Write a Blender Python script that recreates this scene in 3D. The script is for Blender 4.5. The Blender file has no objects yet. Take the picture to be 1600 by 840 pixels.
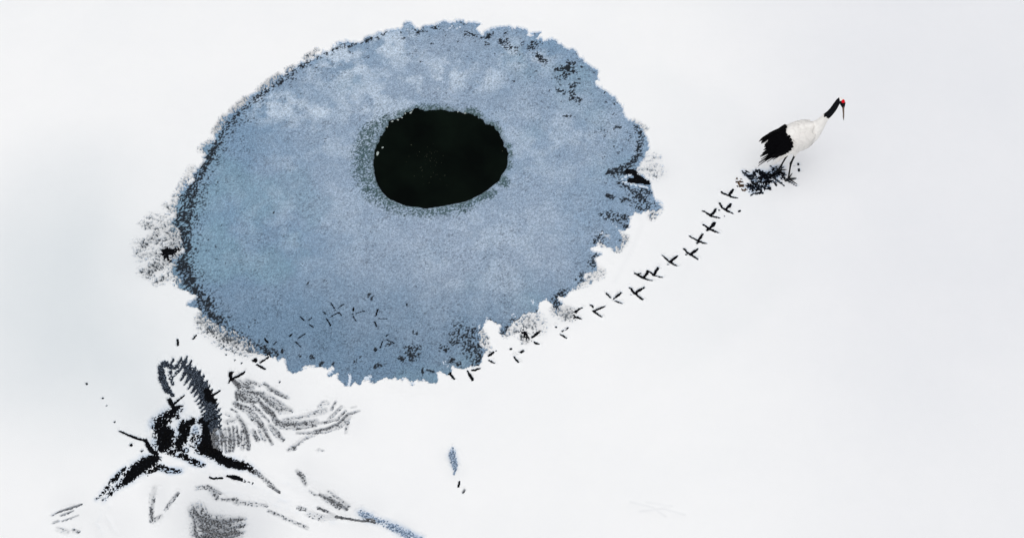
import bpy, bmesh, math, random
import numpy as np
from mathutils import Vector, Matrix
random.seed(4)
rad = math.radians
S = bpy.context.scene
COL = S.collection

# ---------------------------------------------------------------- camera, sky, sun, exposure
PITCH = 60.0; CAM_H = 16.3; FOC = 2537.0
cam_d = bpy.data.cameras.new('drone_camera'); cam = bpy.data.objects.new('drone_camera', cam_d); COL.objects.link(cam)
cam_d.sensor_width = 36.0; cam_d.lens = 36.0*FOC/1600.0; cam_d.clip_start = 0.1; cam_d.clip_end = 5000
cam.location = (0, 0, CAM_H); cam.rotation_euler = (rad(90-PITCH), 0, 0)
S.camera = cam
S.render.resolution_x = 1024; S.render.resolution_y = 537
SUN_EL, SUN_AZ = 76.0, 200.0
w = bpy.data.worlds.new("World"); S.world = w; w.use_nodes = True
nt = w.node_tree; bg = nt.nodes['Background']
sky = nt.nodes.new('ShaderNodeTexSky'); sky.sky_type = 'NISHITA'; sky.sun_disc = False
sky.sun_elevation = rad(SUN_EL); sky.sun_rotation = rad(SUN_AZ); sky.dust_density = 3.0
hs = nt.nodes.new('ShaderNodeHueSaturation'); hs.inputs['Saturation'].default_value = 0.10
nt.links.new(sky.outputs[0], hs.inputs['Color']); nt.links.new(hs.outputs[0], bg.inputs['Color'])
bg.inputs['Strength'].default_value = 0.12
sd = bpy.data.lights.new('sun', 'SUN'); sd.energy = .85; sd.angle = rad(70); sd.color = (1.0, 0.985, 0.965)
so = bpy.data.objects.new('sun', sd); COL.objects.link(so)
# direction towards the sun: azimuth measured clockwise from +Y like the sky texture
sv = Vector((math.sin(rad(SUN_AZ))*math.cos(rad(SUN_EL)), math.cos(rad(SUN_AZ))*math.cos(rad(SUN_EL)), math.sin(rad(SUN_EL))))
so.rotation_euler = sv.to_track_quat('Z', 'Y').to_euler()
S.view_settings.view_transform = 'Standard'; S.view_settings.look = 'None'
S.view_settings.exposure = 0.10; S.view_settings.gamma = 1.0

# ---------------------------------------------------------------- measuring: where a point of the survey lies on the ground
SP, CP = math.sin(rad(PITCH)), math.cos(rad(PITCH))
def G(px, py, z=0.0):
    u = (px-800)/FOC; v = (420-py)/FOC
    t = (CAM_H-z)/(SP-v*CP)
    return (u*t, t*(CP+v*SP))
def mpp(py):                      # metres per survey unit at that row
    v = (420-py)/FOC
    return CAM_H/(SP-v*CP)/FOC*1.06

# ---------------------------------------------------------------- noise
def hash2(ix, iy, seed):
    h = (ix.astype(np.int64)*374761393 + iy.astype(np.int64)*668265263 + seed*1442695041) & 0xffffffff
    h = ((h ^ (h >> 13))*1274126177) & 0xffffffff
    h = ((h ^ (h >> 16))*2246822519) & 0xffffffff
    return ((h ^ (h >> 15)) & 0xffffff)/float(0xffffff)
def vnoise(X, Y, sx, sy=None, seed=0):
    sy = sy or sx
    x = X/sx; y = Y/sy
    ix = np.floor(x); iy = np.floor(y); fx = x-ix; fy = y-iy
    fx = fx*fx*(3-2*fx); fy = fy*fy*(3-2*fy)
    a = hash2(ix, iy, seed); b = hash2(ix+1, iy, seed); c = hash2(ix, iy+1, seed); d = hash2(ix+1, iy+1, seed)
    return (a*(1-fx)+b*fx)*(1-fy)+(c*(1-fx)+d*fx)*fy
def fbm(X, Y, s, octv=4, seed=0, gain=.55):
    o = np.zeros_like(X); amp = 1.0; tot = 0
    for k in range(octv):
        ca, sa = math.cos(.7*k+.3), math.sin(.7*k+.3)
        o += amp*vnoise(X*ca-Y*sa, X*sa+Y*ca, s/2**k, None, seed+17*k); tot += amp; amp *= gain
    return o/tot
def uni(v):                       # flatten a noise to an even spread over 0..1
    m = v.mean(); sg = v.std()+1e-9
    return 1/(1+np.exp(-1.7*(v-m)/sg))
def sstep(a, b, x):
    t = np.clip((x-a)/(b-a), 0, 1); return t*t*(3-2*t)

# ---------------------------------------------------------------- fields on a rectilinear grid
class Field:
    def __init__(s, xs, ys):
        s.xs = xs; s.ys = ys; s.X, s.Y = np.meshgrid(xs, ys)
    def box(s, x0, x1, y0, y1):
        a, b = np.searchsorted(s.xs, [x0, x1]); c, d = np.searchsorted(s.ys, [y0, y1])
        return slice(max(c-1, 0), d+1), slice(max(a-1, 0), b+1)
    def stroke(s, F, pts, r, c=1.0, soft=None, streak=0, seed=0):
        """pts: world points, r: one radius per point; F = max(F, c * profile)"""
        R = max(r); m = R*(1.1+(soft or .45))+0.03
        P = np.array(pts)
        sl = s.box(P[:, 0].min()-m, P[:, 0].max()+m, P[:, 1].min()-m, P[:, 1].max()+m)
        X = s.X[sl]; Y = s.Y[sl]
        if X.size == 0: return
        best = segdist(X, Y, pts, r)
        sf = soft if soft is not None else 0.45
        # best = d - radius ; profile falls from 1 inside to 0 outside over sf*R
        prof = 1-sstep(-sf*R*.75, sf*R*.75, best)
        if streak and len(pts) > 1:
            al, pe = along(X, Y, pts)
            prof = prof*(1-streak+2*streak*uni(.7*vnoise(al, pe, .22, .016, seed)+.3*vnoise(al, pe, .07, .011, seed+5)))
        F[sl] = np.maximum(F[sl], c*prof)
def along(X, Y, pts):
    best = np.full(X.shape, 1e9); A_ = np.zeros_like(X); P_ = np.zeros_like(X); acc = 0
    for i in range(len(pts)-1):
        (x0, y0), (x1, y1) = pts[i], pts[i+1]; dx, dy = x1-x0, y1-y0; L = math.hypot(dx, dy)+1e-9
        tt = ((X-x0)*dx+(Y-y0)*dy)/L; t = np.clip(tt, 0, L); d = np.hypot(X-(x0+t*dx/L), Y-(y0+t*dy/L))
        m = d < best; best[m] = d[m]; A_[m] = (acc+tt)[m]; P_[m] = (((X-x0)*dy-(Y-y0)*dx)/L)[m]; acc += L
    return A_, P_
def segdist(X, Y, pts, r):
    best = np.full(X.shape, 1e9)
    if len(pts) == 1:
        return np.hypot(X-pts[0][0], Y-pts[0][1])-r[0]
    for i in range(len(pts)-1):
        (x0, y0), (x1, y1) = pts[i], pts[i+1]
        dx, dy = x1-x0, y1-y0; L = dx*dx+dy*dy+1e-12
        t = np.clip(((X-x0)*dx+(Y-y0)*dy)/L, 0, 1)
        d = np.hypot(X-(x0+t*dx), Y-(y0+t*dy)) - (r[i]+(r[i+1]-r[i])*t)
        best = np.minimum(best, d)
    return best
def poly_sdf(X, Y, P):            # + outside, - inside
    best = np.full(X.shape, 1e9); ins = np.zeros(X.shape, bool); n = len(P)
    for i in range(n):
        (x0, y0), (x1, y1) = P[i], P[(i+1) % n]
        dx, dy = x1-x0, y1-y0; L = dx*dx+dy*dy+1e-12
        t = np.clip(((X-x0)*dx+(Y-y0)*dy)/L, 0, 1)
        best = np.minimum(best, (X-(x0+t*dx))**2+(Y-(y0+t*dy))**2)
        c = ((y0 > Y) != (y1 > Y))
        if abs(dy) > 1e-12: ins ^= c & (X < (x1-x0)*(Y-y0)/dy+x0)
    d = np.sqrt(best); return np.where(ins, -d, d)

# ---------------------------------------------------------------- survey of the marks
def conv(ox, oy, s, pts): return [(ox+x/s, oy+y/s) for x, y in pts]
POND = [(692,32),(705,34),(720,34),(731,34),(749,35),(741,44),(753,49),(764,46),(769,39),(783,38),(794,44),(801,49),(809,42),(820,44),(826,51),
 (844,50),(841,56),(849,61),(864,61),(871,66),(880,74),(894,76),(903,87),(916,97),(933,110),(936,121),(929,130),(952,141),(965,157),(974,165),
 (975,180),(991,188),(1007,207),(1015,232),(1009,244),(994,257),(991,264),(1003,276),(1015,284),(1016,294),(1028,310),(1034,323),(1026,330),
 (1012,331),(991,331),(982,345),(987,355),(980,359),(967,358),(974,371),(967,381),(955,383),(936,379),(923,387),(938,396),(929,404),(932,417),
 (913,427),(915,438),(898,448),(889,453),(874,463),(876,469),(876,481),(863,481),(859,470),(853,466),(846,473),(840,477),(843,489),(845,497),
 (837,490),(829,487),(817,490),(809,497),(801,500),(797,511),(786,524),(780,520),(786,504),(773,500),(761,496),(754,509),(751,519),(749,533),
 (757,546),(754,557),(749,569),(729,569),(717,571),(703,567),(704,577),(703,583),(689,580),(680,580),(681,594),(666,593),(650,593),(641,596),
 (633,590),(614,590),(600,589),(585,599),(579,595),(569,592),(562,598),(554,596),(549,601),(537,601),(526,595),(525,584),(517,589),(511,585),
 (519,576),(510,572),(494,574),(480,571),(470,575),(459,580),(451,575),(449,564),(442,556),(436,560),(422,554),(400,545),(387,531),(366,517),
 (346,508),(330,500),(321,494),(316,486),(295,474),(307,463),(295,456),(278,445),(284,435),(274,424),(272,404),(284,392),(282,376),(279,363),
 (267,345),(278,332),(274,323),(278,307),(283,296),(300,280),(299,271),(313,259),(321,248),(317,243),(315,229),(331,222),(337,211),(340,204),
 (355,190),(358,178),(371,170),(383,161),(395,149),(433,124),(450,111),(471,99),(495,84),(519,73),(543,64),(564,64),(579,53),(590,49),(610,45),
 (627,43),(635,36),(641,36),(650,42),(664,39),(679,37)]
HOLE = [(585,254),(587.6,235),(595,219),(599.5,207),(611,191),(628,185),(635,176),(654,171),(673,171),(695,172),(716,176),(738,180),(754,189),
 (771,199.5),(785,218.6),(792,240),(790,259),(778,280),(754,299.5),(726,313),(692,320),(664,323),(635,318.6),(611,310),(597,297),(589,280)]
WPOND = [G(*p) for p in POND]; WHOLE = [G(p[0], p[1], -.035) for p in HOLE]

# every mark: dict(name,label,cat,group, mat, on='snow'|'ice', part=name, strokes=[(pts, width or (w0..), coverage)])
MARKS = []
def mark(name, label, cat, strokes, mat='slush_black', on='snow', part=None, group=None, merge=False):
    MARKS.append(dict(name=name, label=label, cat=cat, strokes=strokes, mat=mat, on=on, part=part, group=group, merge=merge))
def Z2(*st, s=4.2, o=(880, 280)):
    out = []
    for pts, wd, c in st: out.append((conv(o[0], o[1], s, pts), tuple(x/s for x in wd) if isinstance(wd, (tuple, list)) else wd/s, c))
    return out
TR = 'trail of crane footprints'
def fp(label, *st, s=4.2, o=(880, 280), on='snow', mat='slush_black', group=TR):
    mark('footprint', label, 'footprint', Z2(*st, s=s, o=o), mat, on, 'toe_mark', group)
fp('black three toed footprint nearest the slush patch, last of the trail',
   ([(1042,84),(1062,94),(1085,103)],(15,16,10),1), ([(1115,66),(1105,80),(1085,103)],(11,17,10),1), ([(1085,103),(1110,112),(1140,119)],(12,11,6),1))
fp('black three toed footprint with snow crumbs beside it, second from the slush patch',
   ([(1030,153),(1042,180),(1064,197)],(12,12,14),1), ([(1102,158),(1088,176),(1066,193)],(13,19,11),1), ([(1062,195),(1088,208),(1114,221)],(14,14,6),1), ([(1025,201)],9,1), ([(1060,238)],5,1))
fp('slim black footprint with a level front toe, third from the slush patch',
   ([(918,204),(945,220),(968,235)],(8,10,13),1), ([(1001,193),(990,212),(970,233)],(12,17,12),1), ([(968,235),(995,244),(1024,250)],(13,12,6),1))
fp('black footprint with a hooked left toe, fourth from the slush patch',
   ([(920,296),(938,305),(957,322)],(10,11,13),1), ([(992,283),(980,300),(960,320)],(16,19,12),1), ([(957,320),(990,335),(1021,349)],(12,17,9),1), ([(945,331)],8,.9))
fp('wide splayed black footprint, fifth from the slush patch',
   ([(829,369),(858,386),(885,400)],(7,12,15),1), ([(916,354),(905,374),(885,400)],(10,16,13),1), ([(885,400),(912,411),(942,416)],(16,15,7),1), ([(882,416)],8,.9))
fp('black footprint with a curled left toe, sixth from the slush patch',
   ([(796,455),(810,472),(832,490)],(12,11,14),1), ([(882,453),(862,472),(832,488)],(9,18,13),1), ([(832,488),(855,503),(882,521)],(14,16,9),1), ([(808,493)],6,.9))
fp('lone black footprint half way along the trail, set apart from its neighbours',
   ([(651,496),(672,516),(698,540)],(7,11,13),1), ([(750,499),(730,516),(700,538)],(8,15,12),1), ([(698,540),(722,553),(752,567)],(13,15,7),1), ([(690,557)],6,.9))
fp('right footprint of the touching pair of prints',
   ([(549,599),(556,596),(574,607),(592,625)],(6,9,11,12),1), ([(624,579),(610,598),(597,625)],(15,15,12),1), ([(592,625),(620,634),(654,640)],(14,13,8),1))
fp('left footprint of the touching pair of prints, with a spur on its back toe',
   ([(471,614),(500,630),(527,644)],(8,15,15),1), ([(558,601),(545,622),(527,643)],(11,15,12),1), ([(527,643),(552,654),(583,663)],(14,12,7),1), ([(490,622),(508,614)],(8,5),.9))
fp('thick black footprint just below the touching pair, with a crooked back toe',
   ([(437,710),(449,715),(455,732),(467,746)],(10,12,11,14),1), ([(534,705),(505,723),(470,743)],(6,17,12),1), ([(470,745),(492,763),(519,783)],(14,15,15),1), ([(447,752)],5,.8))
fp('broken faint footprint of three separate dashes left of the thick black one',
   ([(283,743),(296,757),(310,773)],(6,9,5),.85), ([(382,740),(360,758),(336,778)],(7,9,5),.8), ([(342,796),(362,803),(388,812)],(8,12,8),1), ([(328,789)],6,.7))
O3 = (680, 440)
fp('open black footprint of two bars and a small hook, level with the lowest snow lobe',
   ([(1018,150),(1030,152),(1036,167)],(9,9,7),.95), ([(1112,159),(1080,172),(1040,190)],(9,14,12),1), ([(1038,190),(1065,208),(1093,228)],(12,15,10),1), o=O3)
fp('two short dashes of a footprint beside the speckled snow lobe',
   ([(964,167),(948,172),(920,195)],(8,9,14),1), ([(921,228),(938,232),(956,241)],(11,14,9),1), o=O3)
fp('faint footprint with one clear slanting dash below the speckled snow lobe',
   ([(793,294)],13,1), ([(822,341),(842,353),(861,366)],(9,13,10),1), ([(872,298)],10,.95), ([(866,302),(835,320)],(6,6),.55), o=O3)
fp('footprint with two thick slanting dashes at the edge of grey speckled snow',
   ([(582,327),(590,337),(606,355)],(14,22,9),1), ([(680,329),(662,342),(638,360)],(10,17,11),1), ([(650,392),(664,402),(679,406)],(4,10,6),.9), o=O3)
fp('faint footprint of one dot and one hollow dash on clean snow',
   ([(497,438)],14,1), ([(578,450),(560,460)],(9,7),.8), ([(550,463),(537,471)],(6,5),.5), ([(517,489),(530,505),(546,524)],(8,13,11),.95), o=O3)
fp('two black dashes of a footprint right of the dark pond corner',
   ([(398,450)],9,1), ([(383,458),(368,469),(351,482)],(9,16,10),1), ([(354,510),(368,519),(388,530)],(8,13,9),1), o=O3)
fp('footprint with one thick square bar under the pond corner',
   ([(213,583)],12,1), ([(294,563),(270,573),(243,578)],(9,12,12),1), ([(221,596),(232,614),(245,638)],(14,16,17),1), o=O3)
fp('single short dash touching the lower rim of the pond',
   ([(105,606),(114,620),(125,635)],(9,14,9),1), o=O3)
OI = (420, 440); IS = 4.667; IG = 'footprints on the frosted ice'
def ip(label, *st): fp(label, *st, s=IS, o=OI, on='ice', group=IG)
ip('ice footprint of three dashes, left of the largest cross shaped print',
   ([(225,240),(240,254),(255,270)],(7,12,7),1), ([(313,247),(300,257),(289,268)],(6,10,8),.9), ([(292,297),(308,307),(322,317)],(6,13,8),1))
ip('single thick wedge mark on the ice under the cross shaped print',
   ([(420,260),(434,280),(448,306)],(6,14,15),1), ([(396,208),(412,222)],(5,6),.7))
ip('largest cross shaped footprint on the ice, with four bent toes',
   ([(452,143),(462,158),(475,180)],(7,10,6),1), ([(556,150),(530,157),(505,180)],(6,8,6),.85), ([(482,195)],12,1), ([(495,215),(470,230),(445,243)],(6,8,10),1), ([(500,210),(518,216),(528,232)],(5,9,6),.95))
ip('ice footprint with a long right toe, second right of the wedge mark',
   ([(615,175),(613,200)],(7,6),.8), ([(695,200),(668,207),(636,217)],(9,11,7),1), ([(610,222)],10,1), ([(614,240),(622,255),(633,273)],(8,12,8),1))
ip('rightmost of the thin footprints in the row on the ice',
   ([(793,188),(786,212),(779,235)],(7,9,5),.95), ([(802,255),(825,258),(860,257)],(7,10,7),.95), ([(770,280),(780,292),(782,312)],(5,8,6),.85))
ip('ice footprint with a round dot and two thin dashes near the lower left rim',
   ([(165,368),(150,382)],(15,18),1), ([(258,367),(235,384),(212,400)],(6,9,7),.95), ([(193,424),(210,440),(229,460)],(7,10,7),1))
ip('faint scratchy footprint low on the ice above the two dark speckled spots',
   ([(875,365),(856,382)],(6,8),.8), ([(862,412),(885,420),(912,433)],(7,9,6),.9), ([(826,424),(820,440),(811,467)],(9,9,5),.9), ([(786,480),(775,495)],(9,9),.8))
ip('dark twin dashes on the ice at its lower left rim',
   ([(-34,402),(-22,418),(-8,432)],(10,17,10),1), ([(53,424),(40,436),(29,447)],(6,9,6),.9), ([(35,423)],1,.1))
mark('pockmark', 'small black pockmark in the middle of the lower ice', 'pockmark', Z2(([(1003,146),(1005,160)],(9,8),1), s=IS, o=OI), on='ice', group='pockmarks on the ice')
mark('pockmark', 'round black pockmark below the water hole on plain ice', 'pockmark', Z2(([(1075,20)],12,1), s=IS, o=OI), on='ice', group='pockmarks on the ice')
OJ = (260, 440)
fp('footprint touching the lower left rim of the ice, three dashes and a round blob',
   ([(632,572),(648,562),(654,578)],(12,22,14),1), ([(718,564),(702,574),(683,588)],(11,17,12),1), ([(661,600)],12,1), ([(672,606),(692,618),(720,632)],(12,17,12),1), ([(742,543),(733,552)],(9,13),1), s=IS, o=OJ)
fp('bold black footprint with two thick forked toes at the root of the grey wing imprint',
   ([(484,655),(464,662),(470,700)],(14,22,20),1), ([(568,655),(530,680),(478,702)],(13,16,17),1), ([(470,695),(462,715),(453,733)],(16,12,8),1), ([(472,700),(495,720),(530,765)],(20,26,22),1), s=IS, o=OJ)
O2 = (220, 545)
fp('bold black footprint inside the arc of the curved wing imprint',
   ([(188,330),(200,355),(215,385)],(26,24,26),1), ([(281,304),(250,328),(210,362)],(11,14,18),1), ([(273,370),(245,374),(215,380)],(12,14,18),1), o=O2)
fp('black footprint pressed over the curved wing imprint',
   ([(438,272),(448,310),(480,330)],(22,30,16),1), ([(519,271),(490,290),(452,313)],(11,12,16),1), ([(455,315),(478,340),(492,352)],(18,20,12),1), o=O2)

# --- curved wing imprint of frosted feathers
st = []
FE = [((195,100),(212,62),12),((235,110),(265,50),13),((248,150),(302,46),19),((262,203),(330,74),24),((288,230),(358,112),26),((310,260),(388,140),26),
 ((330,287),(412,165),26),((348,307),(437,203),25),((362,337),(452,235),24),((375,360),(470,258),24),((388,384),(480,290),23),((397,405),(496,328),22),
 ((412,425),(506,355),21),((430,452),(520,388),20),((446,472),(527,422),18),((458,500),(528,458),16),((470,530),(527,498),14)]
for a, b, wd in FE:
    m1 = (a[0]*.62+b[0]*.38+2, a[1]*.62+b[1]*.38-3); m2 = (a[0]*.28+b[0]*.72+4, a[1]*.28+b[1]*.72+3)
    st.append(([a, m1, m2, b], (wd*.28, wd*1.12, wd*1.15, wd*.35), .97))
st.append(([(270,90),(310,128),(350,170),(392,232),(425,300),(455,370),(478,440),(488,520)], (20,44,58,64,64,60,52,34), .9))
mark('wing_imprint', 'curved dark blue wing imprint with comb like feather tips arching over white snow', 'wing imprint', Z2(*st, o=O2), 'slush_frosted', part='feather_mark')
mark('wing_imprint', 'narrow dark limb of a wing imprint hooking down left of the arch', 'wing imprint',
  Z2(([(130,112),(140,190),(172,262),(210,302)],(30,44,40,14),.97), ([(150,95)],46,.9), ([(165,100),(205,120),(240,112)],(26,22,18),.8), ([(186,112),(194,180),(212,232)],(10,20,8),.7), ([(212,178),(245,140)],(10,12),.7), o=O2), 'slush_frosted', part='feather_mark')
# --- churned black slush where the bird beat down
mark('slush_patch', 'churned black slush mound left of the arch, with a ragged left side', 'slush patch',
  Z2(([(235,395),(195,425),(140,470),(125,515),(165,560),(150,612),(185,620)],(46,62,76,82,92,96,60),.86), ([(88,452),(78,500)],(22,16),.3), ([(105,640),(190,660),(240,690)],(34,48,24),.66), ([(80,480),(95,560),(90,620)],(30,40,30),.22), ([(215,420),(240,440)],(50,30),.6), ([(70,640),(100,690)],(8,14),.5), o=O2), part=None, merge=True)
mark('slush_patch', 'middle clump of black slush between two white snow lobes', 'slush patch',
  Z2(([(330,470),(285,500),(285,545),(262,590),(248,655)],(40,66,70,60,30),.86), ([(250,640),(280,665)],(30,16),.6), o=O2), merge=True)
mark('slush_patch', 'thick black slush trunk under the arch running out into a long arm to the right', 'slush patch',
  Z2(([(395,470),(440,440),(440,520),(445,600),(420,640),(480,680)],(36,66,84,88,96,70),1.0), ([(350,520),(370,600),(390,650)],(30,60,60),.55), ([(330,560),(320,620),(300,660)],(40,40,20),.25),
     ([(470,650),(520,715),(580,745),(660,758)],(66,58,52,46),1.0), ([(660,758),(700,770),(755,808)],(48,34,12),.85), o=O2), merge=True)
mark('slush_patch', 'broken dark slush strand under the black trunk', 'slush patch',
  Z2(([(225,690),(290,705),(350,740),(415,755)],(14,26,32,10),.68), ([(340,745),(395,765)],(16,6),.6), o=O2), merge=True)
T1 = dict(s=2.8, o=(70, 540))
mark('slush_patch', 'black slush streak sweeping down to the left like a folded wing', 'slush patch',
  Z2(([(492,488),(450,505),(395,545),(345,592)],(26,50,52,26),.93), ([(352,530),(300,585),(228,668)],(6,20,5),.62), ([(345,590),(300,625),(258,672)],(34,18,5),.55), **T1), merge=True)
mark('slush_patch', 'thin dark crooked line of slush dashes pointing left from the black mound', 'slush patch',
  Z2(([(326,370),(375,392),(402,402)],(5,10,9),.95), ([(408,404),(440,410),(452,436),(468,458),(492,472)],(8,14,18,18,12),.97), ([(378,432)],9,.9), ([(425,458)],7,.8), **T1), merge=True)
mark('slush_patch', 'small speckled slush smear below the left black streak', 'slush patch',
  Z2(([(440,552),(505,528),(545,545),(596,545)],(8,20,20,8),.62), **T1), merge=True)
mark('slush_patch', 'pair of thin black slits lying end to end on smooth snow', 'slush patch',
  Z2(([(720,572),(735,578),(775,575)],(4,8,8),1), ([(798,566),(830,573),(862,582)],(7,19,10),1), ([(870,586),(905,598)],(10,6),.35), **T1), merge=True)
mark('slush_patch', 'grey brushed hollow with a thin dark curved line at the bottom edge', 'slush patch',
  Z2(([(668,725),(690,770),(700,800)],(46,70,90),.74), ([(690,765),(770,790),(846,775)],(56,70,40),.70), ([(700,805),(770,825),(830,812)],(60,70,50),.80), ([(720,850),(790,862)],(80,80),.85), ([(676,788),(725,817),(790,822),(832,812)],(6,8,8,10),1), ([(690,760),(750,790),(780,788)],(3,5,3),.9), ([(835,812)],14,.95), **T1), 'slush_grey', merge=True)
T5 = dict(s=4, o=(280, 690))
mark('feather_scrape', 'thin grey scrape running right from the end of the black slush arm', 'scrape', Z2(([(490,190),(560,255),(622,310)],(16,16,4),.42), ([(555,265),(625,311)],(3,4),.9), **T5), 'slush_grey', merge=True)
mark('feather_scrape', 'long dotted grey scrape crossing the smooth snow below the black slits', 'scrape',
  Z2(([(270,355),(350,362)],(10,18),.5), ([(340,352),(362,362)],(8,14),.9), ([(350,375),(450,385),(540,395)],(20,22,14),.3), ([(560,430),(640,465),(800,537)],(10,12,12),.42), **T5), 'slush_grey', merge=True)
mark('feather_scrape', 'soft grey smudge of a scrape above the grey hollow', 'scrape', Z2(([(110,285),(180,280),(225,310),(235,345)],(12,20,40,26),.34), ([(180,270),(260,320)],(6,8),.6), **T5), 'slush_grey', merge=True)
mark('wing_imprint', 'feathery grey wing imprint ending in a blue slush point at the bottom edge', 'wing imprint',
  Z2(([(735,180),(765,215),(790,265)],(10,26,14),.38), ([(880,325),(955,368),(1042,415)],(8,16,12),.9), ([(910,345),(1000,395)],(26,34),.4), ([(930,305),(1055,402)],(8,18),.3), ([(868,408),(920,430),(985,465)],(10,10,8),.6),
     ([(978,463),(1020,472),(1100,484),(1208,496)],(10,13,10,9),1), ([(810,445),(880,470),(980,470)],(22,28,12),.36), ([(750,410),(790,420)],(22,14),.3), ([(820,305),(860,330)],(14,8),.3), **T5), 'slush_grey', part='feather_mark')
mark('slush_patch', 'blue slush streak trailing off the bottom edge right of the grey wing imprint', 'slush patch',
  Z2(([(1130,432),(1180,470),(1260,495),(1340,530),(1500,612)],(22,38,26,34,40),.66), **T5), 'slush_blue', merge=True)
T4 = dict(s=5.6, o=(80, 690))
mark('wing_imprint', 'very faint fan of feather scratches in the bottom left corner', 'wing imprint',
  Z2(([(75,606),(160,580),(262,545)],(6,9,4),.62), ([(90,640),(190,602)],(9,6),.45), ([(20,705),(60,690)],(7,9),.5), ([(100,690),(235,640)],(4,5),.36), ([(60,760),(140,785)],(30,30),.3), ([(200,770),(235,780)],(22,20),.3), ([(10,640),(60,610)],(4,4),.35), **T4), 'slush_grey', part='feather_mark')
mark('feather_scrape', 'soft rounded grey scrape left of the grey hollow, like a faint loop', 'scrape',
  Z2(([(905,400),(880,500),(880,600),(880,680)],(26,30,18,30),.36), ([(870,570),(875,650)],(6,5),.8), ([(900,680),(960,650)],(44,16),.5), ([(1110,440),(1050,520),(1000,590)],(8,22,6),.5), ([(1108,443),(1070,490)],(3,7),.8), **T4), 'slush_grey', merge=True)
# --- grey fanned wing imprint
T3 = dict(s=5.25, o=(330, 560))
mark('wing_imprint', 'grey wing imprint fanned like a comb between the arch and the loose curl', 'wing imprint',
  Z2(([(215,190),(260,225),(330,235)],(40,66,30),.55), ([(300,180),(395,215)],(40,24),.33), ([(205,270),(300,268),(425,282)],(14,16,8),.9), ([(203,280),(215,338)],(15,13),1), ([(235,300),(300,330),(380,345)],(44,66,30),.66), ([(330,275),(430,290)],(30,20),.45),
     ([(440,205),(480,240),(560,290),(632,322)],(14,32,26,10),.5), ([(425,290),(495,355),(570,405),(645,425)],(34,62,58,20),.66),
     ([(370,312),(432,400),(492,442),(540,522)],(8,26,26,24),.72), ([(330,380),(400,440),(470,508)],(18,20,8),.5), ([(478,548),(530,605),(592,668)],(20,34,8),.55),
     ([(195,365),(310,420),(360,480),(420,560)],(20,44,46,22),.62), ([(380,510),(440,580),(502,695)],(12,22,8),.72), ([(338,590),(385,665)],(22,18),.5), ([(398,590),(442,668)],(24,18),.45),
     ([(215,465),(270,540),(298,620),(308,738)],(12,30,26,14),.66), ([(258,590),(262,660),(255,735)],(16,32,14),.5), ([(212,560),(220,640),(222,705)],(12,22,10),.55), ([(178,560),(185,660),(180,745)],(16,28,12),.6),
     ([(142,570),(155,660),(148,758)],(16,26,12),.6), ([(105,575),(120,660),(122,755)],(16,26,10),.6), ([(72,580),(92,650),(88,738)],(16,24,10),.6), ([(40,590),(58,650),(66,725)],(16,24,10),.6), ([(130,520),(200,500)],(30,24),.4), ([(20,600),(38,700)],(16,16),.7), ([(125,455),(170,480)],(4,6),.5), ([(165,410),(210,435)],(6,12),.4), **T3), 'slush_grey', part='feather_mark')
mark('wing_imprint', 'grey wing imprint curling right into thin upswept feather lines', 'wing imprint',
  Z2(([(525,515),(580,540),(700,542),(860,515)],(20,40,50,24),.78), ([(600,505),(720,482),(850,450),(940,425)],(14,24,36,30),.42), ([(890,390),(930,355),(960,370)],(20,26,14),.28), ([(1022,358),(988,418)],(12,16),.4), ([(1068,392),(1015,450),(962,497)],(6,16,12),.58),
     ([(1102,425),(1030,495),(940,520),(860,530)],(7,11,7,8),.62), ([(1215,424),(1120,455),(1040,535),(940,575),(850,590)],(6,12,12,12,8),.62), ([(1140,472),(1060,560),(920,600),(705,606)],(10,16,12,12),.46), ([(1135,478),(1118,540),(1105,608)],(8,16,6),.36), ([(700,568),(850,545)],(24,24),.6),
     ([(850,620),(760,655),(700,705),(635,745)],(12,22,26,18),.33), ([(640,742),(690,738)],(18,10),.5), ([(880,745),(920,752)],(18,5),.35), ([(1060,540),(1100,520)],(6,5),.4), ([(1150,400),(1190,392)],(3,3),.4), **T3), 'slush_grey', part='feather_mark')
# --- melt mark in the lower middle
TM = dict(s=6.46, o=(660, 660))
mark('melt_mark', 'small upright blue melt mark alone on the snow below the pond', 'melt mark',
  Z2(([(304,290),(302,335),(300,365)],(34,56,34),.82), ([(318,380),(322,415),(326,455)],(50,44,18),.85), ([(305,245),(300,270)],(8,12),.6), ([(335,470),(318,512)],(14,6),.95), **TM), 'slush_blue', merge=True)
mark('melt_mark', 'thin black dash below the upright blue melt mark', 'melt mark', Z2(([(376,585),(362,640)],(13,9),1), **TM), merge=True)
mark('melt_mark', 'tiny grey dash, lowest of the marks below the pond', 'melt mark', Z2(([(422,675),(410,695)],(8,10),.9), **TM), 'slush_grey', merge=True)
# --- thaw hole left of the pond
mark('thaw_hole', 'black triangular thaw hole in speckled snow at the left rim of the pond', 'thaw hole',
  Z2(([(215,275),(325,275)],(22,6),1), ([(222,280),(300,292)],(34,12),1), ([(215,300),(240,366)],(30,10),1), ([(235,300),(275,305)],(50,30),1), ([(195,320),(215,340)],(10,12),.7), s=5.6, o=(220, 340)), merge=True)
mark('thaw_hole', 'black wedge shaped crack at the right rim of the ice beside a white ridge', 'thaw hole',
  Z2(([(580,562),(625,562),(685,565),(750,575)],(6,22,22,9),1), ([(608,485),(640,512),(672,548)],(8,17,16),1), ([(560,480),(600,484)],(6,10),.8), s=5.6, o=(880, 180)), merge=True)
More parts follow.
